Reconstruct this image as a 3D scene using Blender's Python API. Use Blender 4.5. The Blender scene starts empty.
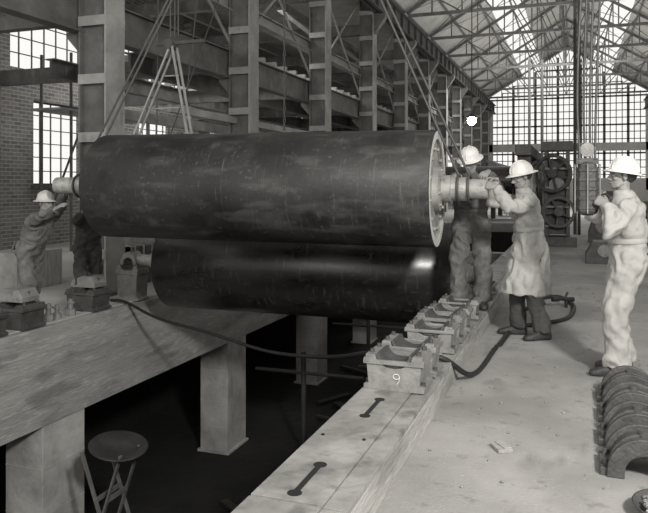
import bpy, math, random
from mathutils import Vector as V, Matrix, Euler
random.seed(3)
S=bpy.context.scene
COL=bpy.context.collection

# ---------------------------------------------------------------- materials
def mat(name,c1,c2=None,scale=4.0,rough=.75,metal=0.0,bump=0.0,bscale=30,stretch=(1,1,1),c3=None,s3=40,lo=.35,hi=.65,p3=.56,amt=.8,layers=(),rvar=0,bdist=.03):
    m=bpy.data.materials.new(name); m.use_nodes=True
    nt=m.node_tree; N=nt.nodes; L=nt.links
    b=N['Principled BSDF']; b.inputs['Roughness'].default_value=rough; b.inputs['Metallic'].default_value=metal
    def col(c): return (c*1.0,c*.975,c*.925,1) if not isinstance(c,tuple) else c
    tc=N.new('ShaderNodeTexCoord'); mp=N.new('ShaderNodeMapping'); L.new(tc.outputs['Object'],mp.inputs[0])
    mp.inputs['Scale'].default_value=stretch
    if c2 is None: c2=c1*.8
    n=N.new('ShaderNodeTexNoise'); n.inputs['Scale'].default_value=scale; n.inputs['Detail'].default_value=8
    n.inputs['Roughness'].default_value=.65
    L.new(mp.outputs[0],n.inputs['Vector'])
    r=N.new('ShaderNodeValToRGB'); r.color_ramp.elements[0].position=lo; r.color_ramp.elements[1].position=hi
    r.color_ramp.elements[0].color=col(c2); r.color_ramp.elements[1].color=col(c1)
    L.new(n.outputs['Fac'],r.inputs[0]); out=r.outputs[0]
    ly=list(layers)
    if c3 is not None: ly.append((c3,s3,p3,amt,(1,1,1)))
    for (cc,ss,pp,aa,st) in ly:
        mp2=N.new('ShaderNodeMapping'); L.new(mp.outputs[0],mp2.inputs[0]); mp2.inputs['Scale'].default_value=st; mp2.inputs['Location'].default_value=(ss*.37,ss*.11,pp*3)
        n2=N.new('ShaderNodeTexNoise'); n2.inputs['Scale'].default_value=ss; n2.inputs['Detail'].default_value=6
        L.new(mp2.outputs[0],n2.inputs['Vector'])
        r2=N.new('ShaderNodeValToRGB'); r2.color_ramp.elements[0].position=pp; r2.color_ramp.elements[1].position=min(pp+.12,1)
        r2.color_ramp.elements[0].color=(0,0,0,1); r2.color_ramp.elements[1].color=(aa,aa,aa,1)
        L.new(n2.outputs['Fac'],r2.inputs[0])
        mx=N.new('ShaderNodeMix'); mx.data_type='RGBA'
        L.new(r2.outputs[0],mx.inputs[0]); L.new(out,mx.inputs[6]); mx.inputs[7].default_value=col(cc); out=mx.outputs[2]
    L.new(out,b.inputs['Base Color'])
    if rvar:
        mr=N.new('ShaderNodeMapRange'); mr.inputs['To Min'].default_value=rough-rvar; mr.inputs['To Max'].default_value=rough+rvar
        mr.inputs['From Min'].default_value=.3; mr.inputs['From Max'].default_value=.7
        L.new(n.outputs['Fac'],mr.inputs[0]); L.new(mr.outputs[0],b.inputs['Roughness'])
    if bump>0:
        nb=N.new('ShaderNodeTexNoise'); nb.inputs['Scale'].default_value=bscale; nb.inputs['Detail'].default_value=5
        L.new(mp.outputs[0],nb.inputs['Vector'])
        bp=N.new('ShaderNodeBump'); bp.inputs['Strength'].default_value=bump; bp.inputs['Distance'].default_value=bdist
        L.new(nb.outputs['Fac'],bp.inputs['Height']); L.new(bp.outputs[0],b.inputs['Normal'])
    return m
def brickmat():
    m=bpy.data.materials.new('brick'); m.use_nodes=True; nt=m.node_tree; N=nt.nodes; L=nt.links
    b=N['Principled BSDF']; b.inputs['Roughness'].default_value=.9
    tc=N.new('ShaderNodeTexCoord'); sp=N.new('ShaderNodeSeparateXYZ'); cb=N.new('ShaderNodeCombineXYZ')
    L.new(tc.outputs['Object'],sp.inputs[0]); L.new(sp.outputs['Y'],cb.inputs['X']); L.new(sp.outputs['Z'],cb.inputs['Y'])
    t=N.new('ShaderNodeTexBrick'); t.inputs['Scale'].default_value=1.0
    t.inputs['Brick Width'].default_value=.3; t.inputs['Row Height'].default_value=.11; t.inputs['Mortar Size'].default_value=.012
    t.inputs['Color1'].default_value=(.12,.115,.11,1); t.inputs['Color2'].default_value=(.20,.19,.18,1); t.inputs['Mortar'].default_value=(.32,.31,.295,1)
    L.new(cb.outputs[0],t.inputs['Vector']); L.new(t.outputs['Color'],b.inputs['Base Color'])
    return m
M=dict(
 floor=mat('concrete_floor',.35,.24,.9,.88,bump=.4,bscale=60,bdist=.012,layers=((.17,.7,.50,.55,(1,1,1)),(.14,9,.60,.55,(1,1,1)),(.5,45,.64,.5,(1,1,1)),(.07,1.3,.66,.6,(1,1,1)),(.12,4,.63,.5,(1,.3,1)))),
 beam=mat('concrete_beam',.38,.25,1.6,.9,bump=.4,bscale=14,stretch=(1,.5,2.2),layers=((.48,9,.56,.5,(1,1,1)),(.14,2.2,.56,.6,(1,1,1)),(.12,14,.62,.4,(1,1,1)))),
 pier=mat('concrete_pier',.50,.30,1.8,.9,bump=.4,bscale=10,layers=((.2,3,.56,.5,(1,1,.3)),)),
 slab=mat('concrete_slab',.5,.36,.8,.9),
 plate=mat('sole_plate_steel',.36,.20,3.5,.5,.1,bump=.2,bscale=20,c3=.09,s3=6,amt=.6),
 dark=mat('dark_iron',.05,.025,5,.6,.2),
 black=mat('flat_black',.008,.005,5,.9),
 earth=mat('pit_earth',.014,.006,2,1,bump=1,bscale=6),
 roll=mat('rubber_roll_cover',.028,.009,1.3,.58,0,bump=.2,bscale=22,bdist=.012,rvar=.10,
     layers=((.060,3.0,.52,.6,(.6,2.2,2.2)),(.085,22,.60,.6,(1,1,1)),(.09,5,.62,.7,(9,.7,.7)),(.006,2.2,.56,.85,(1,1,1)),(.12,2.2,.64,.7,(1,1,1)),(.20,9,.72,.8,(1,4,4)))),
 roll2=mat('polished_roll_cover',.028,.011,1.8,.31,.1,bump=.08,bscale=12,bdist=.01,rvar=.1,stretch=(.6,1.6,1.6),
     layers=((.07,12,.6,.6,(1,1,1)),(.07,4,.58,.7,(8,.6,.6)))),
 machined=mat('machined_steel',.80,.60,8,.45,.15),
 shaft=mat('journal_steel',.46,.26,9,.45,.3,c3=.15,s3=18),
 endplate=mat('end_plate_iron',.40,.24,5,.6,.1),
 cast=mat('cast_iron_grey',.27,.18,7,.55,.2,bump=.2,bscale=40,c3=.11,s3=10,amt=.5),
 castd=mat('cast_iron_dark',.10,.055,7,.55,.2,bump=.3,bscale=40),
 chalk=mat('chalk',.75,.6,30,1),
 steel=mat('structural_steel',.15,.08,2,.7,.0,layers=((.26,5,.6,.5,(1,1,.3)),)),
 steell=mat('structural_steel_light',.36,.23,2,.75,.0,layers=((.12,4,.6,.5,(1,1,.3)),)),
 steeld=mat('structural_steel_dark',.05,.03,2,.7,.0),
 timber=mat('timber_planks',.42,.24,3,.85,stretch=(1,8,1)),
 roofm=mat('roof_boards',.42,.30,1.5,.9),
 wallm=mat('pale_wall',.5,.4,1,.9),  # pale base colour takes the place of haze at the far end
 frame=mat('window_frame',.13,.08,3,.8),
 rope=mat('wire_rope',.10,.05,60,.6,.2),
 hose=mat('rubber_hose',.02,.01,9,.5),
 brick=brickmat(),
 skin=mat('skin',.29,.21,12,.6),
 hair=mat('hair',.05,.02,60,.8),
 eye=mat('eye_white',.5,.45,5,.3),
 pupil=mat('pupil',.015,.01,5,.3),
 lip=mat('lip_line',.10,.07,5,.6),
 hatw=mat('hard_hat_white',.72,.60,9,.4,c3=.38,s3=14,p3=.60,amt=.5),
 hatg=mat('hard_hat_grey',.58,.46,9,.45,c3=.3,s3=14,p3=.6,amt=.5),
 boot=mat('leather_boot',.05,.025,12,.6,bump=.3),
 suitl=mat('coverall_light',.40,.31,3,.95,bump=.35,bscale=18,layers=((.24,3.0,.56,.55,(1,1,1)),(.16,14,.63,.45,(1,1,1)))),
 suitd=mat('coverall_dark',.07,.04,7,.95,bump=.4),
 suitk=mat('trousers_dark',.07,.04,7,.95,bump=.4),
 suitg=mat('coverall_grey',.15,.09,5,.95,bump=.4,c3=.22,s3=9,amt=.4),
 gravel=mat('gravel',.45,.15,30,1,bump=1,bscale=60),
)
lampm=bpy.data.materials.new('lamp_glow'); lampm.use_nodes=True
lampm.node_tree.nodes['Principled BSDF'].inputs['Emission Color'].default_value=(1,.97,.9,1)
lampm.node_tree.nodes['Principled BSDF'].inputs['Emission Strength'].default_value=120
M['glow']=lampm

# ---------------------------------------------------------------- mesh builder
class MB:
    def __init__(s): s.v=[];s.f=[];s.m=[];s.sm=[]
    def add(s,vs,fs,m=0,smooth=False):
        b=len(s.v); s.v+=[tuple(v) for v in vs]
        for f in fs: s.f.append([b+i for i in f]); s.m.append(m); s.sm.append(smooth)
    def box(s,x0,x1,y0,y1,z0,z1,m=0):
        s.add([(x0,y0,z0),(x1,y0,z0),(x1,y1,z0),(x0,y1,z0),(x0,y0,z1),(x1,y0,z1),(x1,y1,z1),(x0,y1,z1)],
              [(0,3,2,1),(4,5,6,7),(0,1,5,4),(1,2,6,5),(2,3,7,6),(3,0,4,7)],m)
    def cbox(s,c,d,m=0,R=None):
        R=R or Matrix.Identity(3); c=V(c); vs=[]
        for z in(-1,1):
            for (x,y) in((-1,-1),(1,-1),(1,1),(-1,1)): vs.append(c+R@V((x*d[0]/2,y*d[1]/2,z*d[2]/2)))
        s.add(vs,[(0,3,2,1),(4,5,6,7),(0,1,5,4),(1,2,6,5),(2,3,7,6),(3,0,4,7)],m)
    def bar(s,p,q,w,h,m=0):
        p=V(p);q=V(q);d=(q-p);l=d.length
        if l<1e-5:return
        R=d.to_track_quat('Y','Z').to_matrix(); s.cbox((p+q)/2,(w,l,h),m,R)
    def rings(s,R,m=0,smooth=True,cap=True,closed=False):
        n=len(R[0]); vs=[p for r in R for p in r]; fs=[]
        K=len(R)
        for k in range(K-1 if not closed else K):
            k2=(k+1)%K
            for i in range(n):
                j=(i+1)%n; fs.append((k*n+i,k*n+j,k2*n+j,k2*n+i))
        s.add(vs,fs,m,smooth)
        if cap and not closed:
            s.add(R[0],[tuple(reversed(range(n)))],m,False); s.add(R[-1],[tuple(range(n))],m,False)
    def tube(s,pts,r,n=10,m=0,smooth=True,cap=True):
        pts=[V(p) for p in pts]; K=len(pts)
        if not isinstance(r,(list,tuple)): r=[r]*K
        R=[]; up=None
        for i,p in enumerate(pts):
            t=(pts[min(i+1,K-1)]-pts[max(i-1,0)]).normalized()
            if up is None:
                up=V((0,0,1)) if abs(t.z)<.9 else V((1,0,0))
            a=(up-t*up.dot(t))
            if a.length<1e-4: a=t.orthogonal()
            a.normalize(); b=t.cross(a); up=a
            R.append([p+(a*math.cos(k*2*math.pi/n)+b*math.sin(k*2*math.pi/n))*r[i] for k in range(n)])
        s.rings(R,m,smooth,cap)
    def cyl(s,p,q,r,n=16,m=0,r2=None,smooth=True): s.tube([p,q],[r,r if r2 is None else r2],n,m,smooth)
    def ell(s,c,r,m=0,n=16,k=10,R=None):
        R=R or Matrix.Identity(3); c=V(c); rr=[]
        for i in range(1,k):
            a=math.pi*i/k
            rr.append([c+R@V((r[0]*math.sin(a)*math.cos(t*2*math.pi/n),r[1]*math.sin(a)*math.sin(t*2*math.pi/n),-r[2]*math.cos(a))) for t in range(n)])
        vs=[p for q in rr for p in q]; fs=[]
        for a in range(len(rr)-1):
            for i in range(n):
                j=(i+1)%n; fs.append((a*n+i,a*n+j,(a+1)*n+j,(a+1)*n+i))
        b=len(vs); vs+= [c+R@V((0,0,-r[2])),c+R@V((0,0,r[2]))]
        for i in range(n):
            j=(i+1)%n; fs.append((b,j,i)); fs.append((b+1,(len(rr)-1)*n+i,(len(rr)-1)*n+j))
        s.add(vs,fs,m,True)
    def lathe(s,prof,o,ax,n=48,m=0,smooth=True,cap=True,sy=1.0):
        o=V(o);ax=V(ax).normalized(); a=ax.orthogonal().normalized(); b=ax.cross(a)
        R=[[o+ax*h+(a*math.cos(k*2*math.pi/n)+b*math.sin(k*2*math.pi/n))*max(r,1e-4) for k in range(n)] for (r,h) in prof]
        s.rings(R,m,smooth,cap)
    def prism(s,poly,y0,y1,f,m=0):
        n=len(poly); vs=[f(a,b,y0) for a,b in poly]+[f(a,b,y1) for a,b in poly]
        s.add(vs,[tuple(range(n)),tuple(reversed(range(n,2*n)))]+[(i,n+i,n+(i+1)%n,(i+1)%n) for i in range(n)],m)
    def obj(s,name,mats,bevel=0,parent=None,recalc=True):
        me=bpy.data.meshes.new(name); me.from_pydata(s.v,[],s.f)
        for k in mats: me.materials.append(M[k])
        me.polygons.foreach_set('material_index',s.m); me.polygons.foreach_set('use_smooth',s.sm)
        if recalc:
            import bmesh
            bm=bmesh.new(); bm.from_mesh(me); bmesh.ops.recalc_face_normals(bm,faces=bm.faces); bm.to_mesh(me); bm.free()
        o=bpy.data.objects.new(name,me); COL.objects.link(o)
        if bevel:
            b=o.modifiers.new('b','BEVEL'); b.width=bevel; b.segments=2; b.limit_method='ANGLE'; b.angle_limit=math.radians(50)
        if parent: o.parent=parent
        return o
def bake(mb,name,matkey,voxel,smooth=3,disp=0,dscale=.12,parent=None,mw=None):
    o=mb.obj(name+'_tmp',[matkey])
    r=o.modifiers.new('r','REMESH'); r.mode='VOXEL'; r.voxel_size=voxel
    if smooth:
        q=o.modifiers.new('s','SMOOTH'); q.iterations=smooth; q.factor=.5
    if disp:
        t=bpy.data.textures.new(name+'t','CLOUDS'); t.noise_scale=dscale; t.noise_depth=1
        d=o.modifiers.new('d','DISPLACE'); d.texture=t; d.strength=disp; d.mid_level=.5; d.texture_coords='LOCAL'
        t2=bpy.data.textures.new(name+'w','WOOD'); t2.wood_type='BANDNOISE'; t2.noise_scale=.16; t2.turbulence=12; t2.noise_basis_2='SIN'
        d=o.modifiers.new('w','DISPLACE'); d.texture=t2; d.strength=disp*.62; d.mid_level=.5; d.texture_coords='LOCAL'
        q=o.modifiers.new('s2','SMOOTH'); q.iterations=1; q.factor=.4
    bpy.context.view_layer.update()
    dg=bpy.context.evaluated_depsgraph_get()
    me=bpy.data.meshes.new_from_object(o.evaluated_get(dg))
    me.name=name; bpy.data.objects.remove(o)
    me.materials.clear(); me.materials.append(M[matkey])
    for p in me.polygons: p.use_smooth=True; p.material_index=0
    if mw is not None: me.transform(mw)
    o=bpy.data.objects.new(name,me); COL.objects.link(o)
    if parent: o.parent=parent
    return o
def empty(name,loc=(0,0,0)):
    e=bpy.data.objects.new(name,None); e.location=loc; e.empty_display_size=.2; COL.objects.link(e); return e

# ---------------------------------------------------------------- people
def ik(a,t,l1,l2,pole):
    a=V(a);t=V(t);d=t-a;L=d.length;mx=(l1+l2)*.995
    if L>mx: t=a+d.normalized()*mx; d=t-a; L=mx
    x=(l1*l1-l2*l2+L*L)/(2*L); h=math.sqrt(max(l1*l1-x*x,0)); u=d.normalized()
    p=V(pole); p=p-u*p.dot(u); p.normalize()
    return a+u*x+p*h, t
def basis(y,z):
    y=V(y).normalized(); z=V(z); z=(z-y*z.dot(y)).normalized(); x=y.cross(z)
    return Matrix((x,y,z)).transposed()
def hand(name,wrist,dirn,back,right,curl,par,mw,matkey='skin',spread=1):
    R=basis(dirn,back); W=V(wrist); sd=-1 if right else 1
    mb=MB(); f=lambda x,y,z:W+R@V((x,y,z))
    def ring(y,rx,rz,zc=0,n=14): return [f(rx*math.cos(2*math.pi*k/n),y,zc+rz*math.sin(2*math.pi*k/n)) for k in range(n)]
    mb.rings([ring(-.03,.029,.022),ring(0,.029,.021),ring(.03,.037,.021),ring(.06,.043,.019),ring(.09,.044,.016),ring(.1,.036,.012)])
    for (x,l,yb) in((.033,.076,.086),(.011,.085,.092),(-.012,.078,.089),(-.033,.060,.082)):
        px=x*sd; p=V((px,yb-.02,0)); a=math.radians(-curl*.12); pts=[]; pts.append(f(*p)); 
        p=V((px,yb,0)); pts.append(f(*p)); rad=[.0105,.0105]
        for k,(fr,rr) in enumerate(((.45,.010),(.30,.009),(.25,.0075))):
            a-=math.radians(curl*(.8,1.0,.8)[k]*.75)
            p=p+V((px*.12*spread*fr,math.cos(a)*l*fr,math.sin(a)*l*fr)); pts.append(f(*p)); rad.append(rr)
        mb.tube(pts,rad,10)
    p0=V((sd*.024,.02,-.004)); p1=V((sd*.046,.048,-.014)); p2=V((sd*.060,.078,-.026-.0003*curl)); p3=V((sd*.056,.104,-.036-.0005*curl))
    mb.tube([f(*q) for q in(p0,p1,p2,p3)],[.016,.0135,.0115,.009],10)
    return bake(mb,name,matkey,.0042,2,parent=par,mw=mw)
def person(name,loc,yaw,suit,hatk,H=1.0,pelz=.955,pelo=(0,0),lean=0,sidel=0,feet=None,hands=None,head=(0,0,0),coat=False,W=1.08):
    par=empty(name,loc); MW=Matrix.Rotation(yaw,4,'Z')@Matrix.Scale(H,4)
    inv=(Matrix.Translation(loc)@MW).inverted(); inv3=inv.to_3x3()
    P=V((pelo[0],pelo[1],pelz)); l=math.radians(lean); sl=math.radians(sidel)
    d=V((math.sin(sl),math.sin(l)*math.cos(sl),math.cos(l)*math.cos(sl))).normalized()
    rx=V((1,0,0)); rx=(rx-d*rx.dot(d)).normalized(); fw=d.cross(rx)
    if fw.y<0: fw=-fw
    mb=MB(); lg=MB() if coat else mb
    def tr(c,a,b,n=20,off=0):
        c=c+fw*off; e=.85; o=[]
        for k in range(n):
            t=2*math.pi*k/n; cc=math.cos(t); ss=math.sin(t)
            o.append(c+rx*(a*W*math.copysign(abs(cc)**e,cc))+fw*(b*W*math.copysign(abs(ss)**e,ss)))
        return o
    top=[tr(P+d*.08,.170,.127),tr(P+d*.14,.158,.116),tr(P+d*.17,.162,.120),tr(P+d*.21,.178,.133),tr(P+d*.28,.182,.134,off=.005),
              tr(P+d*.36,.188,.13),tr(P+d*.43,.172,.112,off=-.005),tr(P+d*.475,.12,.09),tr(P+d*.51,.070,.068,off=.005),tr(P+d*.545,.058,.058,off=.012)]
    if coat:
        def fl(z,a,b,y=0): return [V((P.x+a*math.cos(2*math.pi*k/20),P.y+y+b*math.sin(2*math.pi*k/20),z)) for k in range(20)]
        mb.rings([fl(.45,.24,.25,.03),fl(.56,.235,.235,.03),fl(.74,.22,.20,.02),tr(P,.19,.15,off=-.0)]+top)
        lg.rings([tr(P-d*.10,.12,.09),tr(P-d*.05,.15,.11),tr(P,.16,.115)])
    else:
        mb.rings([tr(P-d*.10,.12,.09),tr(P-d*.05,.165,.12),tr(P,.180,.136,off=-.008)]+top)
    feet=feet or ((.12,.03,0,10),(-.12,-.05,0,-10))
    hips=[P+V((.095,0,-.03)),P+V((-.095,0,-.03))]
    for i,(fx,fy,fz,toe) in enumerate(feet):
        ank=V((fx,fy,fz+.09)); kp=V((math.sin(math.radians(toe))*.5+(.12 if i==0 else -.12),1,0))
        kn,an=ik(hips[i],ank,.43,.42,kp); h=hips[i]
        lg.tube([h+V((0,0,.05)),h,h.lerp(kn,.35),h.lerp(kn,.75),kn,kn.lerp(an,.3),kn.lerp(an,.65),kn.lerp(an,.85),an+V((0,0,.0)),an+V((0,0,-.012))],
                [x*(1 if coat else W) for x in(.09,.106,.104,.090,.086,.083,.080,.092,.088,.080)],16)
        bt=MB(); t=math.radians(toe); F=V((math.sin(t),math.cos(t),0)); Sx=V((F.y,-F.x,0)); n=16
        def br(y,w,z0,z1,n=16):
            o=[]
            for k in range(n):
                a=2*math.pi*k/n; c=math.cos(a); s_=math.sin(a)
                o.append(V((an.x,an.y,fz))+F*y+Sx*w*math.copysign(abs(c)**.7,c)+V((0,0,(z0+z1)/2+(z1-z0)/2*math.copysign(abs(s_)**.7,s_))))
            return o
        bt.rings([br(-.085,.025,.004,.06),br(-.07,.036,.0,.1),br(-.03,.041,.0,.13),br(.03,.041,.0,.115),br(.09,.046,.0,.085),br(.15,.05,.0,.068),br(.19,.042,.0,.055),br(.212,.022,.004,.04)])
        bt.tube([an+V((0,0,-.03)),an+V((0,0,.08))],[.045,.05],12)
        bake(bt,'boot_%d'%(i+1),'boot',.008,2,parent=par,mw=MW)
    sh=[P+d*.425+rx*.185,P+d*.425-rx*.185]
    for i in(0,1):
        hd=hands[i]; side=1 if i==0 else -1
        tgt=inv@V(hd['t']); dr=inv3@V(hd['d']); bk=inv3@V(hd['b'])
        pole=V(hd.get('p',(side*.6,-.3,-1)))
        el,wr=ik(sh[i],tgt,.295,.265,pole); s0=sh[i]
        mb.tube([s0-rx*side*.07,s0,s0.lerp(el,.3),s0.lerp(el,.8),el,el.lerp(wr,.3),el.lerp(wr,.8),wr+(el-wr).normalized()*.015],
                [.07,.080,.075,.066,.064,.063,.054,.050],14)
        hand('hand_%s'%('right' if i==0 else 'left'),wr,dr,bk,i==0,hd.get('curl',40),par,MW)
    bake(mb,'shop_coat' if coat else 'coverall',suit,.009,3,disp=.034,dscale=.13,parent=par,mw=MW)
    if coat: bake(lg,'trousers','suitk',.011,3,disp=.02,dscale=.12,parent=par,mw=MW)
    cb=MB()
    N=P+d*.50
    cr=[]
    for (a,h,off) in((.078,-.015,0),(.088,.0,.0),(.078,.040,.006),(.068,.038,.006),(.066,.0,0)):
        cr.append([N+fw*(off)+d*h+rx*a*math.cos(t*math.pi/12)*1.05+fw*a*math.sin(t*math.pi/12) for t in range(24)])
    cb.rings(cr,closed=True)
    for sx in(-1,1):
        cb.cbox(P+d*.33+rx*.085*sx+fw*.138,(.10,.014,.11),0,Matrix((rx,fw,d)).transposed())
        if not coat: cb.cbox(P-d*.02+rx*.09*sx-fw*.150,(.12,.012,.13),0,Matrix((rx,fw,d)).transposed())
    for k in range(5): cb.cyl(P+d*(.1+.08*k)+fw*.125,P+d*(.1+.08*k)+fw*.152,.008,8)
    cb.rings([tr(P+d*.125,.170,.128),tr(P+d*.130,.173,.131),tr(P+d*.160,.173,.131),tr(P+d*.165,.170,.128)])
    o=cb.obj('collar_belt_and_pockets',[suit],parent=par,bevel=.004); o.data.transform(MW)
    hp,hy,hr=[math.radians(a) for a in head]
    dn=(d+V((0,0,1.2))).normalized(); HC=P+d*.50+dn*.175+fw*.02
    HR=Matrix.Rotation(hy,3,'Z')@Matrix.Rotation(-hp,3,'X')@Matrix.Rotation(hr,3,'Y')
    g=lambda x,y,z: HC+HR@V((x,y,z))
    hb=MB()
    hb.ell(g(0,-.012,.032),(.074,.096,.085),R=HR)
    hb.ell(g(0,.026,-.035),(.058,.064,.078),R=HR)
    hb.ell(g(0,.058,-.092),(.027,.026,.022),R=HR)
    for sx in(-1,1):
        hb.ell(g(sx*.040,.056,-.024),(.022,.024,.022),R=HR)
        hb.ell(g(sx*.014,.100,-.036),(.009,.011,.009),R=HR)
        hb.tube([g(sx*.050,-.0,-.055),g(sx*.043,.04,-.085),g(sx*.015,.068,-.1)],[.016,.016,.014],8)
        hb.ell(g(sx*.075,-.008,-.008),(.009,.019,.032),R=HR)
        hb.tube([g(sx*.079,-.02,.012),g(sx*.084,-.008,.022),g(sx*.082,.005,.01),g(sx*.077,.0,-.03)],.0055,8)
    hb.tube([g(-.045,.070,.024),g(-.02,.087,.024),g(0,.088,.018),g(.02,.087,.024),g(.045,.070,.024)],.0085,8)
    hb.tube([g(0,.084,.015),g(0,.098,-.008),g(0,.112,-.03),g(0,.110,-.04)],[.009,.009,.012,.010],10)
    hb.tube([g(-.024,.078,-.066),g(0,.092,-.062),g(.024,.078,-.066)],[.004,.0075,.004],8)
    hb.tube([g(-.022,.077,-.073),g(0,.089,-.076),g(.022,.077,-.073)],[.004,.0075,.004],8)
    hb.tube([g(0,-.015,-.03),g(0,-.01,-.08),P+d*.50+fw*.012,P+d*.46],[.052,.052,.056,.06],14)
    bake(hb,'head','skin',.0052,2,parent=par,mw=MW)
    eb=MB()
    for sx in(-1,1):
        eb.ell(g(sx*.030,.0745,.0),(.0135,.0125,.0095),0,12,8,HR)
        eb.ell(g(sx*.030,.0855,.0),(.0055,.003,.0055),1,10,6,HR)
        eb.tube([g(sx*.014,.0965,.026),g(sx*.03,.0905,.031),g(sx*.048,.074,.026)],[.003,.004,.0025],6,2)
        eb.tube([g(sx*.016,.0865,.009),g(sx*.03,.0885,.0115),g(sx*.045,.077,.008)],.0022,6,1)
    eb.tube([g(-.023,.082,-.070),g(0,.0965,-.0695),g(.023,.082,-.070)],.0022,6,3)
    eb.ell(g(0,-.036,.018),(.0755,.080,.078),2,20,12,HR)
    for sx in(-1,1): eb.tube([g(sx*.073,.022,.03),g(sx*.074,.016,.0)],[.007,.004],6,2)
    o=eb.obj('face_and_hair',['eye','pupil','hair','lip'],parent=par); o.data.transform(MW)
    ht=MB(); T=Matrix.Rotation(math.radians(5),3,'X'); n=32
    prof=[(.002,.160),(.035,.158),(.07,.143),(.092,.115),(.101,.078),(.104,.050),(.112,.044),(.146,.030),(.149,.025),(.144,.024),(.106,.036),(.095,.042),(.09,.08),(.002,.1)]
    R=[[g(*(T@V((r*math.cos(2*math.pi*k/n)*(1 if r<.108 else .96),-.008+r*1.14*math.sin(2*math.pi*k/n),z-.006)))) for k in range(n)] for r,z in prof]
    ht.rings(R)
    ht.tube([g(*(T@V((0,-.008+.116*math.cos(a),.05+.110*math.sin(a))))) for a in [math.pi*j/14 for j in range(15)]],.008,8)
    for sx in(-.045,.045):
        ht.tube([g(*(T@V((sx,-.008+.106*math.cos(a),.05+.098*math.sin(a))))) for a in [math.pi*j/14 for j in range(15)]],.0045,8)
    o=ht.obj('hard_hat',[hatk],parent=par); o.data.transform(MW)
    return par

# ================================================================= BUILDING
b=MB(); b.box(-.92,6.3,-3,66,-.35,0); b.box(-15,-.92,30,66,-.35,0)
b.obj('floor',['floor'])
b=MB(); b.box(-15,-6.9,3,30,-.45,-.2); b.obj('floor_aisle',['slab'])
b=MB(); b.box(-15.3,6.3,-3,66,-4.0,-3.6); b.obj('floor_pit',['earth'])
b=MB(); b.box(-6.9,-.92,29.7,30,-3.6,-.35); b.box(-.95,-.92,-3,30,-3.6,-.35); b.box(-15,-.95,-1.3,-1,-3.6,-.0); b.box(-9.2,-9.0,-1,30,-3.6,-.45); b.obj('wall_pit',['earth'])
b=MB(); b.box(-1.40,-.92,-1,29.7,-.9,.165,0)
y=-1.0
while y<29.5:
    b.box(-1.385,-1.04,y+.008,y+1.28,.165,.2,1); b.box(-1.035,-.925,y+.004,y+1.285,.165,.192,1); y+=1.29
for yy in(3.12,4.25,5.75,7.15,10.2):
    b.box(-1.215,-1.185,yy-.15,yy+.15,.2,.2025,2)  # flat black slabs on the plate stand in for shade inside key slots
    for e in(-.17,.17): b.cyl((-1.2,yy+e,.2),(-1.2,yy+e,.2028),.034,14,2)
for k in range(20):
    for xx in(-1.33,-1.09):
        if k%2==0: b.cyl((xx,2.4+k*.645,.2),(xx,2.4+k*.645,.207),.010,8,2)
b.obj('foundation_beam',['beam','plate','black'],bevel=.006)
b=MB(); b.box(-6.92,-6.29,3,29.7,-1.44,-.2,0)
for z in(-.5,-.82,-1.14): b.box(-6.3,-6.284,3,29.7,z-.006,z+.006,0)
b.box(-6.86,-6.4,3,29.7,-.2,-.185,1)
b.obj('foundation_beam',['beam','slab'],bevel=.012)
for k in range(4):
    b=MB(); y0=7.1+4.98*k; b.box(-6.9,-6.31,y0,y0+.8,-3.6,-1.445); b.box(-6.95,-6.27,y0-.04,y0+.84,-3.6,-3.55)
    for z in(-2.0,-2.6,-3.1): b.box(-6.905,-6.305,y0-.005,y0+.805,z,z+.012)
    b.obj('concrete_pier',['pier'],bevel=.02)
b=MB()
for y0 in(16.8,22.0): b.box(-6.28,-1.41,y0,y0+.5,-1.3,-.5)
b.obj('cross_beam',['beam'],bevel=.01)

b=MB(); X=-15.0
def wbox(y0,y1,z0,z1,m=0): b.box(X-.35,X,y0,y1,z0,z1,m)
wbox(3,66,-.2,1.6); wbox(3,66,4.1,4.95); wbox(3,66,7.3,9)
ws=[16.5+5.3*k for k in range(-2,10)]
yp=3
for w in ws:
    wbox(yp,w,1.6,4.1); yp=w+2.3
wbox(yp,66,1.6,4.1)
yp=3
for w in ws:
    wbox(yp,w-.9,4.95,7.3); yp=w+3.2
wbox(yp,66,4.95,7.3)
for w in ws:
    b.box(X,X+.35,w+3.1,w+3.7,-.2,8.2,0)
b.obj('wall_left',['brick'])
for i,w in enumerate(ws):
    b=MB()
    def win(y0,y1,z0,z1,ny,nz):
        for k in range(ny+1):
            t=.05 if k in(0,ny) else .014
            yy=y0+(y1-y0)*k/ny; b.box(X-.2,X-.16,yy-t,yy+t,z0,z1)
        for k in range(nz+1):
            t=.05 if k in(0,nz) else .014
            zz=z0+(z1-z0)*k/nz; b.box(X-.2,X-.16,y0,y1,zz-t,zz+t)
    win(w,w+2.3,1.6,4.1,5,6); win(w-.9,w+3.2,4.95,7.3,8,5)
    b.box(X-.1,X+.12,w-.1,w+2.4,1.5,1.6)
    b.obj('window_%d'%(i+1),['frame'])
b=MB()
for y in(15.6,17.4,19.2):
    b.cyl((-13.9,y,-.2),(-13.9,y,5.2),.04,8); b.cyl((-12.9,y,-.2),(-12.9,y,5.2),.04,8)
b.bar((-13.9,15.6,.2),(-13.9,17.4,3.6),.05,.04); b.bar((-13.9,19.2,.2),(-13.9,17.4,3.6),.05,.04); b.box(-13.95,-12.85,15.2,19.6,3.62,3.68,1)
b.obj('scaffold',['steel','timber'])
b=MB()
for k in range(16):
    y0=3+k*4; 
    b.prism([(-15.3,8.9),(-7.4,8.9),(-7.4,9.05),(-15.3,9.05)],y0,y0+4,lambda a,c,y:(a,y,c))
b.obj('ceiling_aisle',['roofm'])
b=MB()
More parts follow.
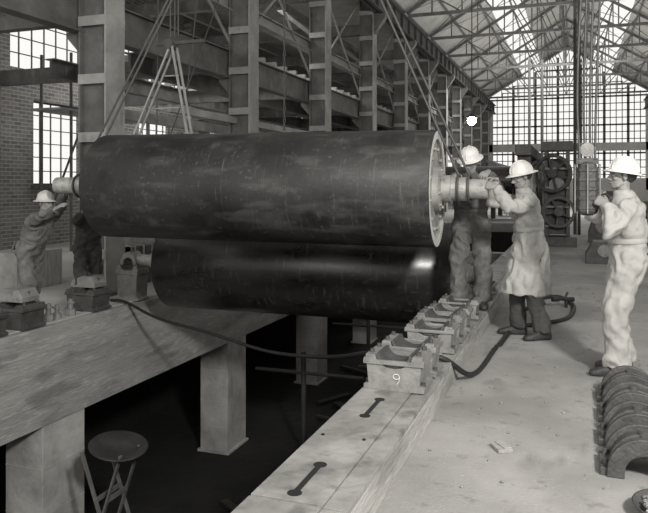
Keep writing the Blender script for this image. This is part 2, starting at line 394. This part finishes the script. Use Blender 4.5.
for k in range(11):
    y=9.7+5.3*k
    if k>0:
        b.box(-15,-7.5,y-.12,y+.12,7.3,7.7)
        b.bar((-15,y,6.2),(-13.6,y,7.3),.12,.12); b.bar((-7.6,y,6.2),(-9,y,7.3),.12,.12)
    b.box(-15,-7.5,y-.1,y+.1,4.3,4.55 if k==0 else 4.7)
for x in(-13.2,-11.4,-9.6): b.box(x-.08,x+.08,14,66,7.7,7.95)
b.obj('aisle_roof_beam',['steel'])
b=MB()
for (x,z0,z1,m,ys) in((-7.75,4.15,4.75,0,3),(-9.9,4.3,4.7,0,14),(-12.2,4.3,4.7,0,14),(-7.75,5.75,6.0,1,3)):
    b.box(x-.03,x+.03,ys,62,z0,z1,m); b.box(x-.13,x+.13,ys,62,z0-.03,z0,m); b.box(x-.13,x+.13,ys,62,z1,z1+.03,m)
y=15.5
while y<60:
    b.box(-12.3,-7.8,y,y+.12,4.75,5.0,2); y+=.75
for x0 in(-12.2,-11.1,-10.0,-8.9): b.box(x0,x0+.85,24,60,5.0,5.05,2)
b.box(-7.6,-7.5,12,62,3.05,3.2,1); b.box(-10.5,-10.3,14,60,3.2,3.45,1)
for k in range(9):
    y=9.7+5.3*k
    b.bar((-7.70,y,4.8),(-7.70,y+5.3,8.7),.05,.05,1); b.bar((-7.66,y+5.3,4.8),(-7.66,y,8.7),.05,.05,1)
b.obj('mezzanine_framing',['steel','steell','timber'])
for k in range(11):
    b=MB(); y=9.7+5.3*k; x=-7.4; m=0
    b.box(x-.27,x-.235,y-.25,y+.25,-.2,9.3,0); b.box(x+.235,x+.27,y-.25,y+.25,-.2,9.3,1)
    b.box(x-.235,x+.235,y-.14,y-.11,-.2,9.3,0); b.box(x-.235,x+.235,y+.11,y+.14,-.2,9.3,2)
    z=.4
    while z<9:
        b.box(x-.27,x+.27,y-.262,y-.25,z,z+.16,1); b.box(x-.27,x+.27,y+.25,y+.262,z,z+.16,1)
        if k<5:
            for zz in(z+.035,z+.125):
                for xx in(-.25,.25): b.cyl((x+xx,y-.27,zz),(x+xx,y-.262,zz),.012,6,1)
        z+=.95
    if k<6:
        zz=.2
        while zz<9:
            for yy in(-.2,.2): b.cyl((x+.27,y+yy,zz),(x+.28,y+yy,zz),.013,6,1)
            zz+=.2
    b.box(x-.35,x+.35,y-.33,y+.33,-.2,-.14,0)
    b.prism([(x+.27,7.3),(x+.7,7.9),(x+.7,8.05),(x+.27,8.05)],y-.15,y+.15,lambda a,c,yy:(a,yy,c),0)
    b.prism([(x-.27,3.7),(x-.6,4.05),(x-.6,4.15),(x-.27,4.15)],y-.12,y+.12,lambda a,c,yy:(a,yy,c),0)
    b.obj('steel_column',['steel','steell','steeld'])
b=MB(); b.box(-6.93,-6.87,3,65,8.05,8.75); b.box(-7.07,-6.73,3,65,8.05,8.09); b.box(-7.07,-6.73,3,65,8.75,8.79); b.box(-6.94,-6.86,3,65,8.79,8.88)
y=4
while y<64: b.box(-7.03,-6.77,y,y+.03,8.09,8.75); y+=1.3
b.obj('crane_runway_girder',['steeld'])
b=MB(); b.box(5.57,5.63,3,65,8.05,8.75); b.box(5.43,5.77,3,65,8.05,8.09); b.box(5.43,5.77,3,65,8.75,8.79)
b.obj('crane_runway_girder',['steeld'])
for k in range(12):
    y=3.5+5.3*k
    b=MB(); x=6.0
    b.box(x-.25,x-.22,y-.2,y+.2,0,9.3); b.box(x+.22,x+.25,y-.2,y+.2,0,9.3); b.box(x-.22,x+.22,y-.02,y+.02,0,9.3)
    b.box(x-.45,x-.25,y-.15,y+.15,7.9,8.05); b.obj('steel_column',['steel'])
PK=(-.7,13.4); EV=9.3
b=MB()
def tp(t,side):
    xe=-7.4 if side<0 else 6.0
    return (xe+(PK[0]-xe)*t, EV+(PK[1]-EV)*t)
y=4.8
while y<65:
    for sd in(-1,1):
        a=tp(0,sd); b.bar((a[0],y,a[1]),(PK[0],y,PK[1]),.12,.15)
        xe=a[0]
        for i in range(1,5):
            t=i/5; q=tp(t,sd); lo=(xe+(PK[0]-xe)*t,EV)
            b.bar((q[0],y,q[1]),(lo[0],y,lo[1]),.06,.06)
            lo2=(xe+(PK[0]-xe)*min((i+1)/5,1),EV); b.bar((q[0],y,q[1]),(lo2[0],y,lo2[1]),.06,.06)
    b.bar((-7.4,y,EV),(6,y,EV),.12,.14)
    b.bar((PK[0],y,PK[1]),(PK[0],y,EV),.06,.06)
    y+=5.3
for sd in(-1,1):
    for i in range(0,6):
        q=tp(i/5.2+.02,sd); b.box(q[0]-.04,q[0]+.04,3,65,q[1]+.02,q[1]+.12)
    y=26.0
    while y<60:
        a=tp(0.05,sd); c=tp(.95,sd); b.bar((a[0],y,a[1]),(c[0],y+5.3,c[1]),.03,.03); b.bar((a[0],y+5.3,a[1]),(c[0],y,c[1]),.03,.03); y+=5.3
b.obj('roof_truss',['steel'])
b=MB()
for sd in(-1,1):
    for (t0,t1) in((0,.45),(.68,1.0)):
        p=tp(t0,sd);q=tp(t1,sd); b.prism([(p[0],p[1]+.16),(q[0],q[1]+.16),(q[0],q[1]+.22),(p[0],p[1]+.22)],0,65,lambda a,c,yy:(a,yy,c))
b.obj('ceiling',['roofm'])
b=MB(); b.box(-7.55,-7.45,8,66,8.9,9.35); b.obj('wall_clerestory',['wallm'])
b=MB()
b.box(-15,6.3,65.6,66,0,2.2); b.box(-15,-7.4,65.6,66,4.4,9.1); b.box(-7.9,-7.1,65.6,66,1.2,9.3); b.box(5.7,6.3,65.6,66,1.2,9.3)
b.box(-7.4,6,65.6,66,4.6,5.3)
b.obj('wall_far',['wallm'])
b=MB()
for i in range(28):
    x=-7.2+i*.48; 
    t=(x+7.4)/6.7 if x<PK[0] else (6-x)/6.7
    top=EV+(PK[1]-EV)*t; w=.11 if i%4==0 else .035
    b.box(x-w,x+w,65.7,65.8,1.2,top)
for j,z in enumerate([1.9+.62*i for i in range(18)]):
    t=max(0,(z-EV)/(PK[1]-EV)); x0=-7.4+6.7*t; x1=6-6.7*t; w=.07 if j%4==0 else .035
    if x1>x0: b.box(x0,x1,65.7,65.8,z-w,z+w)
b.obj('window_14',['frame'])
b=MB()
b.box(6.3,6.6,3,66,0,1.4); b.box(6.3,6.6,3,66,4.4,5.2); b.box(6.3,6.6,3,66,8.2,9.4)
for k in range(12):
    y=2.8+5.3*k; b.box(6.3,6.6,y+4.0,y+5.3,1.4,8.2)
b.obj('wall_right',['brick'])
b=MB()
for k in range(12):
    y=2.8+5.3*k
    for j in range(6): b.box(6.4,6.46,y+j*.8-.03,y+j*.8+.03,1.4,8.2)
    for j in range(11): b.box(6.4,6.46,y,y+4,1.4+j*.68-.03,1.4+j*.68+.03)
b.obj('window_15',['frame'])

# ================================================================= ROLLS
def roll(name,R,L,r,m0,jr=(.12,.5),jl=(.09,.65)):
    R=V(R);L=V(L);ax=(R-L).normalized();ln=(R-L).length
    b=MB()
    b.lathe([(r-.012,0),(r,.012),(r,ln-.012),(r-.012,ln)],L,ax,96,0,True,False)
    for o,a,j in((R,ax,jr),(L,-ax,jl)):
        b.lathe([(r-.012,0),(r-.095,0),(r-.10,-.004)],o,a,96,1,False,False)
        b.lathe([(r-.10,-.004),(r-.11,-.03),(.24,-.03)],o,a,64,2,False,False)
        b.lathe([(.24,-.03),(.235,.03),(.20,.04),(j[0]+.02,.05)],o,a,48,2,False,False)
        b.lathe([(j[0]+.02,.05),(j[0]+.02,.14),(j[0],.15),(j[0],j[1]*.62),(j[0]*.82,j[1]*.64),(j[0]*.82,j[1]-.01),(j[0]*.78,j[1]),(.03,j[1]),(.025,j[1]-.03)],o,a,40,3,False,True)
        u=a.orthogonal().normalized(); w=a.cross(u)
        for k in range(12):
            t=k*math.pi/6; c=o+(u*math.cos(t)+w*math.sin(t))*(r-.19)
            b.cyl(c-a*.03,c+a*.0,.022,6,3,smooth=False)
        for k in range(8):
            t=k*math.pi/4+.2; c=o+(u*math.cos(t)+w*math.sin(t))*.20
            b.cyl(c+a*.03,c+a*.06,.018,6,3,smooth=False)
    return b.obj(name,[m0,'machined','endplate','shaft'])
roll('paper_machine_roll',(-1.37,7.40,1.56),(-5.40,7.24,1.59),.625,'roll',(.125,.52),(.125,.78))
roll('paper_machine_roll',(-1.44,9.3,.43),(-5.74,9.3,.43),.68,'roll2',(.11,.34),(.11,.70))

def pedestal(x,y,z,w=.46,h=.27,dp=.30,num=0,cap=False,mk='cast'):
    b=MB(); hw=w/2
    prof=[(-hw,0),(hw,0),(hw,.035),(hw*.84,.045),(hw*.90,h*.72),(hw,h*.74),(hw,h*.9),(hw*.93,h*.9),(hw*.93,h),(hw*.62,h)]
    for k in range(1,8):
        a=math.pi*k/8; prof.append((hw*.62*math.cos(a),h-.09*math.sin(a)))
    prof+=[(-hw*.62,h),(-hw*.93,h),(-hw*.93,h*.9),(-hw,h*.9),(-hw,h*.74),(-hw*.90,h*.72),(-hw*.84,.045),(-hw,.035)]
    b.prism(prof,y-dp/2,y+dp/2,lambda a,c,yy:(x+a,yy,z+c))
    for sy in(-1,1):
        b.prism([(-hw*1.0,h*.74),(hw*1.0,h*.74),(hw*1.0,h*.86),(-hw,h*.86)],y+sy*dp/2-.012,y+sy*dp/2+.012,lambda a,c,yy:(x+a,yy,z+c))
    lp=[(hw*.60*math.cos(math.pi*k/10),h+.004-.088*math.sin(math.pi*k/10)) for k in range(11)]+[(hw*.50*math.cos(math.pi*k/10),h+.004-.072*math.sin(math.pi*k/10)) for k in range(10,-1,-1)]
    b.prism(lp,y-dp*.47,y+dp*.47,lambda a,c,yy:(x+a,yy,z+c),1)
    for sx in(-1,1):
        for sy in(-.6,.6): b.cyl((x+sx*hw*.78,y+sy*dp/2,z+h),(x+sx*hw*.78,y+sy*dp/2,z+h+.025),.018,6,1,smooth=False)
        b.cyl((x+sx*hw*.92,y-dp*.3,z+.035),(x+sx*hw*.92,y-dp*.3,z+.06),.018,6,1,smooth=False)
    if num:
        yy=y-dp/2-.004; cx=x+.02; cz=z+h*.42; s=.022
        pts=[(cx+s*math.cos(a),yy,cz+s*.8*math.sin(a)) for a in[j*math.pi/6 for j in range(13)]]+[(cx+s*.9,yy,cz-.03),(cx+s*.3,yy,cz-.05)]
        b.tube(pts,.0026,6,2)
    if cap:
        prof2=[]
        for k in range(0,13):
            a=math.pi*k/12; prof2.append((hw*.75*math.cos(a),h+.01+.2*math.sin(a)))
        for k in range(12,-1,-1):
            a=math.pi*k/12; prof2.append((hw*.45*math.cos(a),h+.01+.11*math.sin(a)))
        b.prism(prof2,y-dp*.4,y+dp*.4,lambda a,c,yy:(x+a,yy,z+c))
        b.cyl((x,y,z+h+.2),(x,y,z+h+.27),.03,8,1)
    return b.obj('bearing_pedestal',[mk,'castd','chalk'],bevel=.006)
pedestal(-1.16,4.78,.2,.42,.24,.30,1)
pedestal(-1.16,5.20,.2,.42,.24,.30,0)
pedestal(-1.15,5.95,.2,.42,.22,.28,0)
pedestal(-1.15,6.40,.2,.42,.24,.30,1)
pedestal(-1.15,6.85,.2,.42,.22,.28,0)
pedestal(-1.15,7.50,.2,.42,.20,.26,0)
pedestal(-1.16,9.3,.2,.40,.12,.3)
pedestal(-6.6,6.4,-.185,.50,.28,.36,0,False,'castd')
pedestal(-6.6,7.0,-.185,.52,.30,.4,0,False,'castd')
pedestal(-6.6,8.35,-.185,.5,.30,.4,0,False,'castd')
pedestal(-6.52,9.3,-.185,.40,.54,.3,0,True)
for (y,x) in((7.02,-6.62),(8.36,-6.6)):
    b=MB(); zb=.115+.025
    b.prism([(-.2,0),(.2,0),(.2,.06),(.13,.16),(-.13,.16),(-.2,.06)],y-.15,y+.15,lambda a,c,yy:(x+a,yy,zb+c))
    for sx in(-.16,.16): b.cyl((x+sx,y,zb+.05),(x+sx,y,zb+.13),.02,8,1)
    b.obj('bearing_cap',['cast','castd'],bevel=.008)
for k,(y,s) in enumerate(((7.42,.12),(7.58,.1),(7.85,.12))):
    b=MB(); b.cyl((-6.5,y,-.185),(-6.5,y,-.185+s*.8),s*.6,6,0,smooth=False); b.cyl((-6.5,y,-.185+s*.8),(-6.5,y,-.185+s*1.9),s*.3,12,0); b.cyl((-6.5,y,-.185+s*1.4),(-6.5,y,-.185+s*1.6),s*.5,6,0,smooth=False)
    b.obj('anchor_bolt',['cast'])

for k,(x,y) in enumerate(((.36,4.28),(.365,4.74),(.375,5.20),(.38,5.66))):
    b=MB()
    for (o,i,y0,y1) in((.165,.105,-.14,.14),(.195,.105,-.15,-.11),(.195,.105,.11,.15),(.18,.105,-.02,.02)):
        pr=[(o*math.cos(math.pi*j/18),.03+o*math.sin(math.pi*j/18)) for j in range(19)]+[(i*math.cos(math.pi*j/18),.03+i*math.sin(math.pi*j/18)) for j in range(18,-1,-1)]
        pr=[(o,0)]+pr[:19]+[(-o,0),(-i,0)]+pr[19:]+[(i,0)]
        b.prism(pr,y+y0,y+y1,lambda a,c,yy:(x+a,yy,c))
    for sx in(-1,1):
        b.box(x+sx*.19-.04,x+sx*.19+.04,y-.13,y+.13,0,.045)
        for sy in(-.08,.08): b.cyl((x+sx*.20,y+sy,.045),(x+sx*.20,y+sy,.075),.016,6,0,smooth=False)
    b.cyl((x,y,.19),(x,y,.23),.03,10,0)
    b.obj('bearing_half_shell',['castd'],bevel=.005)
b=MB(); b.lathe([(.05,.0),(.15,.0),(.2,.06),(.21,.06),(.16,-.0)],(.47,3.72,.004),(0,0,1),32,0,True,True)
for k in range(160):
    a=random.random()*6.28; r=.17*math.sqrt(random.random()); b.ell((.47+r*math.cos(a),3.72+r*math.sin(a),.05+.05*(1-r/.17)),(.012+.01*random.random(),.013,.011),1,6,4)
b.obj('gravel_pan',['castd','gravel'])
b=MB(); b.cbox((-.42,4.35,.012),(.09,.13,.022),0,Matrix.Rotation(.5,3,'Z')); b.cbox((-.41,4.36,.026),(.05,.12,.010),0,Matrix.Rotation(.6,3,'Z')); b.obj('timber_offcut',['timber'],bevel=.003)
b=MB()
for k in range(220):
    x=-.85+random.random()*2.6; y=3+random.random()*9; s=.004+.008*random.random(); b.ell((x,y,s*.5),(s*1.3,s,s*.7),0,6,4)
b.obj('gravel_scatter',['gravel'])

def spline(pts,n=8):
    P=[V(p) for p in pts]; P=[P[0]*2-P[1]]+P+[P[-1]*2-P[-2]]; o=[]
    for i in range(1,len(P)-2):
        for k in range(n):
            t=k/n; a,b_,c,d=P[i-1],P[i],P[i+1],P[i+2]
            o.append(.5*((2*b_)+(c-a)*t+(2*a-5*b_+4*c-d)*t*t+(3*b_-a-3*c+d)*t**3))
    o.append(P[-2]); return o
b=MB(); b.tube(spline([(-6.7,9.0,-.16),(-6.32,8.85,-.15),(-5.6,8.6,-.3),(-4.6,8.3,-.38),(-3.5,7.8,-.43),(-2.5,7.1,-.25),(-1.75,6.0,.1),(-1.38,5.62,.23),(-1.0,5.55,.225),(-.8,5.9,.025),(-.72,7.0,.022)]),.022,8)
b.obj('air_hose',['hose'])
b=MB(); b.tube(spline([(-.70,7.1,.025),(-.62,8.0,.025),(-.37,8.3,.025),(-.08,8.8,.025),(-.02,9.7,.025),(-.2,10.4,.025),(-.42,10.2,.025),(-.40,9.7,.025),(-.55,9.3,.025),(-.75,9.2,.025)]),.026,8)
b.tube([(-.2,9.6,.12),(-.02,9.75,.10)],[.02,.03],10); b.cyl((-.2,9.6,.12),(-.28,9.55,.12),.035,10); b.cyl((-.11,9.67,0),(-.11,9.67,.11),.02,8); b.cyl((-.13,9.66,.11),(-.09,9.68,.2),.015,8)
b.obj('air_hose',['hose'])

b=MB(); HK=V((-3.17,7.38,6.4))
for dx in(-.05,.06):
    b.tube([HK+V((0,0,-.1)),(-1.10+dx,7.40,1.70)],.014,8,0); b.tube([HK+V((0,0,-.1)),(-5.78-dx,7.22,1.72)],.014,8,0)
    for (x,y,z,r) in((-1.10+dx,7.41,1.563,.142),(-5.78-dx,7.23,1.59,.142)):
        b.tube([(x,y+r*math.cos(a),z+r*math.sin(a)) for a in[j*math.pi/10 for j in range(21)]],.014,8,0)
b.tube([HK+V((.16*math.sin(a),0,-.02+.16*math.cos(a)-.06)) for a in[j*math.pi/10-.1 for j in range(17)]],.04,10,1)
b.cyl(HK+V((0,0,.08)),HK+V((0,0,.35)),.06,12,1); b.box(HK.x-.16,HK.x+.16,HK.y-.25,HK.y+.25,HK.z+.35,HK.z+.8,1)
for dy in(-.15,-.05,.05,.15): b.cyl(HK+V((0,dy,.8)),HK+V((0,dy,3.5)),.012,6,0)
b.obj('crane_hook_sling',['rope','castd'])
b=MB(); A=V((-5.87,9.45,3.8))
for dx in(-.06,.02,.08): b.cyl(A+V((dx,0,.1)),A+V((dx,0,5)),.013,6,0)
b.box(A.x-.32,A.x+.55,A.y-.025,A.y+.025,A.z-.02,A.z+.03,1)
b.cyl(A+V((-.05,-.1,-.02)),A+V((-.05,.1,-.02)),.08,20,1)
for sx,tx in((-1,-6.32),(1,-5.35)):
    for dy in(-.07,.07):
        b.bar(A+V((0,dy,0)),(tx-.55 if sx<0 else tx+.1,9.3+dy,.6+(.5 if sx>0 else .9)),.03,.025,2)
for z in(.5,1.0,1.5): b.bar(A+V((-.42*z*.75,0,-z)),A+V((.25*z*.75,0,-z)),.02,.02,2)
b.obj('hoist_spreader_frame',['rope','castd','steell'])
b=MB()
for j in range(75):
    z=8.2-.08*j; c=V((-3.9,9.2,z)); a=j%2
    b.tube([c+V(((.016 if a else 0)*math.cos(t),(0 if a else .016)*math.cos(t),.045*math.sin(t))) for t in[k*math.pi/4 for k in range(9)]],.006,5,0)
b.tube([(-3.9+.09*math.sin(t),9.2,2.22+.09*math.cos(t)-.09) for t in[k*math.pi/8-.3 for k in range(13)]],.02,8,0)
b.obj('hanging_chain',['rope'])
b=MB()
b.tube(spline([(-7.1,15,6.6),(-5.5,13,5.6),(-4.2,11,5.2),(-3.5,9.4,5.6)]),.01,6,0)
for (p,q) in(((-6.6,10.2,8.0),(-6.5,9.9,0)),((-6.55,12.0,8.05),(-6.2,10.4,3.2)),((-6.6,14.0,8.0),(-6.5,10.2,2.2))): b.tube([p,q],.012,6,0)
b.obj('cable_run',['rope'])

b=MB(); px,py=.10,6.40
b.lathe([(.04,0),(.075,.02),(.085,.04),(.085,.40),(.07,.44),(.04,.46)],(px,py,1.34),(0,0,1),8,1,False,True)
for k in range(5): b.lathe([(.085,0),(.092,.006),(.092,.03),(.085,.036)],(px,py,1.39+.08*k),(0,0,1),8,1,False,False)
for a in(0,1.57,3.14,4.71): b.cyl((px+.10*math.cos(a),py+.10*math.sin(a),1.36),(px+.10*math.cos(a),py+.10*math.sin(a),1.78),.007,6,2)
b.box(px-.09,px+.09,py-.03,py+.03,1.78,1.83,1)
b.cyl((px,py-.03,1.90),(px,py+.03,1.90),.06,16,2); b.box(px-.07,px-.055,py-.04,py+.04,1.82,1.93,1); b.box(px+.055,px+.07,py-.04,py+.04,1.82,1.93,1)
for (dx,dy,tx) in((-.06,0,.02),(-.02,.03,.05),(.02,-.02,.10),(.06,.02,.17)):
    b.tube(spline([(px+dx,py+dy,1.80),(px+dx*1.3,py+dy,2.6),(px+tx,py+dy*2,5.0),(px+tx*1.5,py+dy,8.5)]),.010,6,0)
b.obj('hoist_pendant_control',['rope','castd','cast'])

b=MB(); c=V((-5.3,7.2,-1.62))
b.lathe([(.02,-.10),(.16,-.09),(.30,-.01),(.36,.02),(.34,.03),(.2,-.04),(.02,-.05)],c+V((.05,0,.02)),(.18,-.1,1),24,0)
for sy in(-.24,.24):
    b.bar(c+V((-.30,sy,.0)),c+V((.42,sy,-1.98)),.045,.025,1); b.bar(c+V((.22,sy*.8,.0)),c+V((-.45,sy*.8,-1.98)),.045,.025,1)
for f in(.28,.6,.85):
    x=-.30+.72*f; b.bar(c+V((x,-.24,-1.98*f)),c+V((x,.24,-1.98*f)),.03,.05,1)
    x=.22-.67*f; b.bar(c+V((x,-.19,-1.98*f)),c+V((x,.19,-1.98*f)),.03,.05,1)
b.obj('folding_trestle_stand',['dark','steel'])
b=MB()
for k in range(26):
    x=-5.6+random.random()*3.4; y=9+random.random()*14; L=.6+random.random()*1.2; a=random.random()*3.14
    R=Matrix.Rotation(a,3,'Z')@Matrix.Rotation(random.uniform(-.02,.02),3,'X'); b.cbox((x,y,-3.55+.03*random.random()),(.12+.08*random.random(),L,.05),0,R)
b.obj('timber_debris',['dark'])
b=MB()
for x,y,l in((-4.9,12.5,2.0),(-3.4,14.5,1.6),(-5.2,18,1.8)):
    b.tube([(x,y,-3.6),(x,y,-3.6+l)],.05,10); b.tube([(x-1,y,-3.6+l*.8),(x+1.2,y,-3.6+l*.8)],.035,10)
b.obj('shoring_pipe',['steeld'])

# ================================================================= background machinery
def wheel(b,c,r,ax,m=0,sp=6,t=.06):
    c=V(c); ax=V(ax).normalized(); u=ax.orthogonal().normalized(); w=ax.cross(u)
    b.lathe([(r-.08,-t),(r,-t),(r,t),(r-.08,t),(r-.08,-t)],c,ax,40,m,False,False)
    b.lathe([(.04,-t*1.6),(.12,-t*1.6),(.12,t*1.6),(.04,t*1.6)],c,ax,20,m,False,True)
    for k in range(sp):
        d=u*math.cos(k*2*math.pi/sp)+w*math.sin(k*2*math.pi/sp); b.bar(c+d*.08,c+d*(r-.05),.06,.05,m)
b=MB()
x=-.45;y=19.7
b.box(x-.42,x+.5,y-.6,y+.6,0,.25,0); b.box(x-.32,x-.22,y-.35,y+.35,.25,2.5,0); b.box(x+.22,x+.32,y-.35,y+.35,.25,2.5,0); b.box(x-.4,x+.4,y-.4,y+.4,2.5,2.75,0)
wheel(b,(x-.1,y-.5,1.9),.5,(.3,1,0),0); wheel(b,(x+.05,y-.5,.9),.42,(0,1,0),0,5)
b.cyl((x,y-.4,1.6),(x,y+.4,1.6),.2,16,1); b.box(x-.3,x+.3,y-.2,y+.3,.3,2.3,0)
for k in range(4): b.box(x-.3,x+.3,y-.42,y-.36,.5+.5*k,.56+.5*k,1)
b.obj('geared_winch_machine',['castd','cast'],bevel=.01)
b=MB()
for X_ in(-1.15,-6.6):
    zb=.2 if X_>-3 else -.2
    for yy in(17.5,20.2,22.9):
        b.box(X_-.15,X_+.15,yy-.2,yy+.2,zb,2.3,0); b.prism([(yy-.6,zb),(yy+.6,zb),(yy+.25,zb+.6),(yy-.25,zb+.6)],X_-.12,X_+.12,lambda a,c,xx:(xx,a,c),0)
        b.lathe([(.08,-.2),(.3,-.2),(.3,.2),(.08,.2)],(X_,yy,1.7),(1,0,0),24,1,False,True)
    b.box(X_-.18,X_+.18,17,23.4,2.3,2.55,0)
for yy,z,r in((17.5,1.7,.36),(20.2,1.7,.36),(22.9,1.7,.36)):
    b.lathe([(.1,-2.9),(.1,-2.5),(r,-2.48),(r,2.48),(.1,2.5),(.1,2.9)],(-3.9,yy,z),(1,0,0),40,2,False,True)
wheel(b,(-1.0,22.9,1.7),.75,(1,0,0),1,6); wheel(b,(-.98,17.5,1.5),.5,(1,0,0),1,6)
b.obj('press_section_frame',['castd','cast','roll2'],bevel=.01)
b=MB()
for k in range(4):
    y=31+k*3.4; x=-2.6
    b.box(x-1.2,x-1.0,y-.2,y+.2,0,2.6,0); b.box(x+1.0,x+1.2,y-.2,y+.2,0,2.6,0)
    b.lathe([(.1,-1),(.7,-.98),(.7,.98),(.1,1)],(x,y,1.7),(1,0,0),32,1,False,True)
b.box(-3.8,-3.6,30.6,42,2.4,2.7,0); b.box(-1.6,-1.4,30.6,42,2.4,2.7,0)
b.obj('dryer_section',['castd','cast'])
b=MB()
for (x,y,w,h) in((.55,15.5,.35,.45),(1.3,17.5,.5,.6),(.75,21,.4,.8),(1.9,20,.6,.7),(1.2,26,.5,1.4),(2.4,24,.6,1.1)):
    b.prism([(-w,0),(w,0),(w,h*.4),(w*.6,h),(-w*.6,h),(-w,h*.4)],y-.3,y+.3,lambda a,c,yy:(x+a,yy,c),0); b.cyl((x,y-.35,h*.6),(x,y+.35,h*.6),h*.28,16,1)
    for sx in(-.8,.8): b.cyl((x+sx*w,y,h*.4),(x+sx*w,y,h*.4+.1),.03,6,1)
b.obj('gearbox_housing',['castd','cast'],bevel=.01)
b=MB()
b.box(-8.6,-7.4,10.6,12.6,-.2,.5,0); b.box(-8.4,-7.6,10.8,12.3,.5,.8,1); b.box(-9.5,-8.8,9.3,10.4,-.2,.45,1); b.box(-10.2,-9.2,13,15,-.2,.7,0)
for k in range(8): b.box(-8.62,-7.38,10.6+k*.27,10.64+k*.27,-.2,.52,1)
b.obj('packing_crate',['castd','timber'],bevel=.01)
b=MB(); c=V((-3.4,24.8,3.85)); b.cyl(c+V((0,0,.25)),c+V((0,0,5.4)),.02,6,0); b.lathe([(.02,.26),(.06,.23),(.2,.12),(.21,.10),(.02,.14)],c,(0,0,1),24,0); b.ell(c,(.15,.15,.15),1)
b.obj('hanging_work_lamp',['steeld','glow'])
b=MB()
for (x,y) in((.0,22),(.12,24)): b.cyl((x,y,0),(x,y,9.3),.05,8)
b.obj('drop_pipe',['steeld'])
b=MB()
for (x,y) in((-2.6,44),(-1.9,45)): b.cyl((x,y,0),(x,y,9.3),.08,8)
b.obj('drop_pipe',['steeld'])

# ================================================================= WORKERS
D=lambda t,d,b,c=40,p=None: dict(t=t,d=d,b=b,curl=c,**({'p':p} if p else {}))
person('mill_worker',(-.45,7.66,0),math.radians(108),'suitl','hatw',H=1.04,lean=6,coat=True,
  feet=((.12,.08,0,10),(-.13,-.10,0,-15)),
  hands=(D((-.80,7.62,1.66),(-1,-.55,.05),(.2,.5,1),50),D((-.76,7.30,1.58),(-1,.25,.25),(.1,-.9,.4),55)),head=(18,8,0))
person('mill_worker',(-1.12,8.10,.2),math.radians(182),'suitg','hatw',H=1.04,lean=14,pelo=(0,-.04),
  feet=((.13,.06,0,12),(-.12,-.06,0,-10)),
  hands=(D((-1.22,7.70,1.72),(.1,-1,-.15),(0,-.2,1),45),D((-.88,7.66,1.74),(-.3,-1,-.25),(.3,-.2,1),50)),head=(28,-12,0))
person('mill_worker',(.42,6.46,0),math.radians(94),'suitl','hatw',H=1.03,lean=2,W=1.16,
  feet=((.12,.03,0,8),(-.12,.10,0,-6)),
  hands=(D((.25,6.62,1.50),(-.75,-.6,.35),(.4,.8,.1),60),D((.25,6.26,1.44),(-.8,.45,.4),(.2,-1,.1),60)),head=(-4,4,0))
person('mill_worker',(-6.80,7.42,-.2),math.radians(-94),'suitg','hatg',H=1.0,lean=26,pelo=(0,.0),
  feet=((.13,.12,0,5),(-.13,-.2,0,-12)),
  hands=(D((-5.66,7.00,1.45),(.9,.1,.5),(-.3,-.6,.8),25),D((-6.00,7.30,1.76),(.9,-.3,.0),(0,.2,1),50)),head=(6,-6,0))
person('mill_worker',(-6.70,8.45,-.2),math.radians(-125),'suitd','hatg',H=.98,lean=24,
  feet=((.13,.12,0,5),(-.13,-.1,0,-12)),
  hands=(D((-6.30,7.9,1.25),(.6,-.8,.1),(0,0,1),40),D((-6.12,7.6,1.55),(.5,-1,.1),(.3,0,1),50)),head=(22,0,0))

# ================================================================= LIGHT + CAMERA
w=bpy.data.worlds.new('w'); S.world=w; w.use_nodes=True
w.node_tree.nodes['Background'].inputs[0].default_value=(1,.985,.95,1); w.node_tree.nodes['Background'].inputs[1].default_value=.85
def area(name,loc,tgt,size,e,sy=None):
    l=bpy.data.lights.new(name,'AREA'); l.energy=e; l.size=size; l.color=(1,.985,.95)
    if sy: l.shape='RECTANGLE'; l.size_y=sy
    o=bpy.data.objects.new(name,l); COL.objects.link(o)
    o.location=loc; o.rotation_euler=(V(tgt)-V(loc)).to_track_quat('-Z','Y').to_euler(); return o
area('added_key_light',(3.2,-.5,5.0),(-2.2,8,1.0),.9,760)  # added key light off to the right, aimed at the rolls
area('roll_highlight_strip',(-4.5,-2.0,2.8),(-3.6,8,1.0),6,120,.5)  # added long light, placed to draw a highlight band along the roll
area('nave_area_light',(-.7,42,8.9),(-.7,44,0),8,1500)  # bare area light pointing down the nave, no fixture modelled
area('roof_fill_light',(-.7,40,6.5),(-.7,40,20),9,1300,40)  # added fill that brightens the roof from below, not a fixture
area('aisle_area_light',(-11,20,7.1),(-11,20,0),5,420)  # bare area light above the aisle, no fixture modelled

cam=bpy.data.cameras.new('camera'); co=bpy.data.objects.new('camera',cam); COL.objects.link(co); S.camera=co
co.location=(0,0,1.6); co.rotation_euler=(math.radians(90),0,math.radians(19.73))
cam.sensor_width=36; cam.lens=38.89; cam.shift_y=-.1103; cam.clip_end=300
S.view_settings.view_transform='Standard'; S.view_settings.look='None'; S.view_settings.exposure=.22
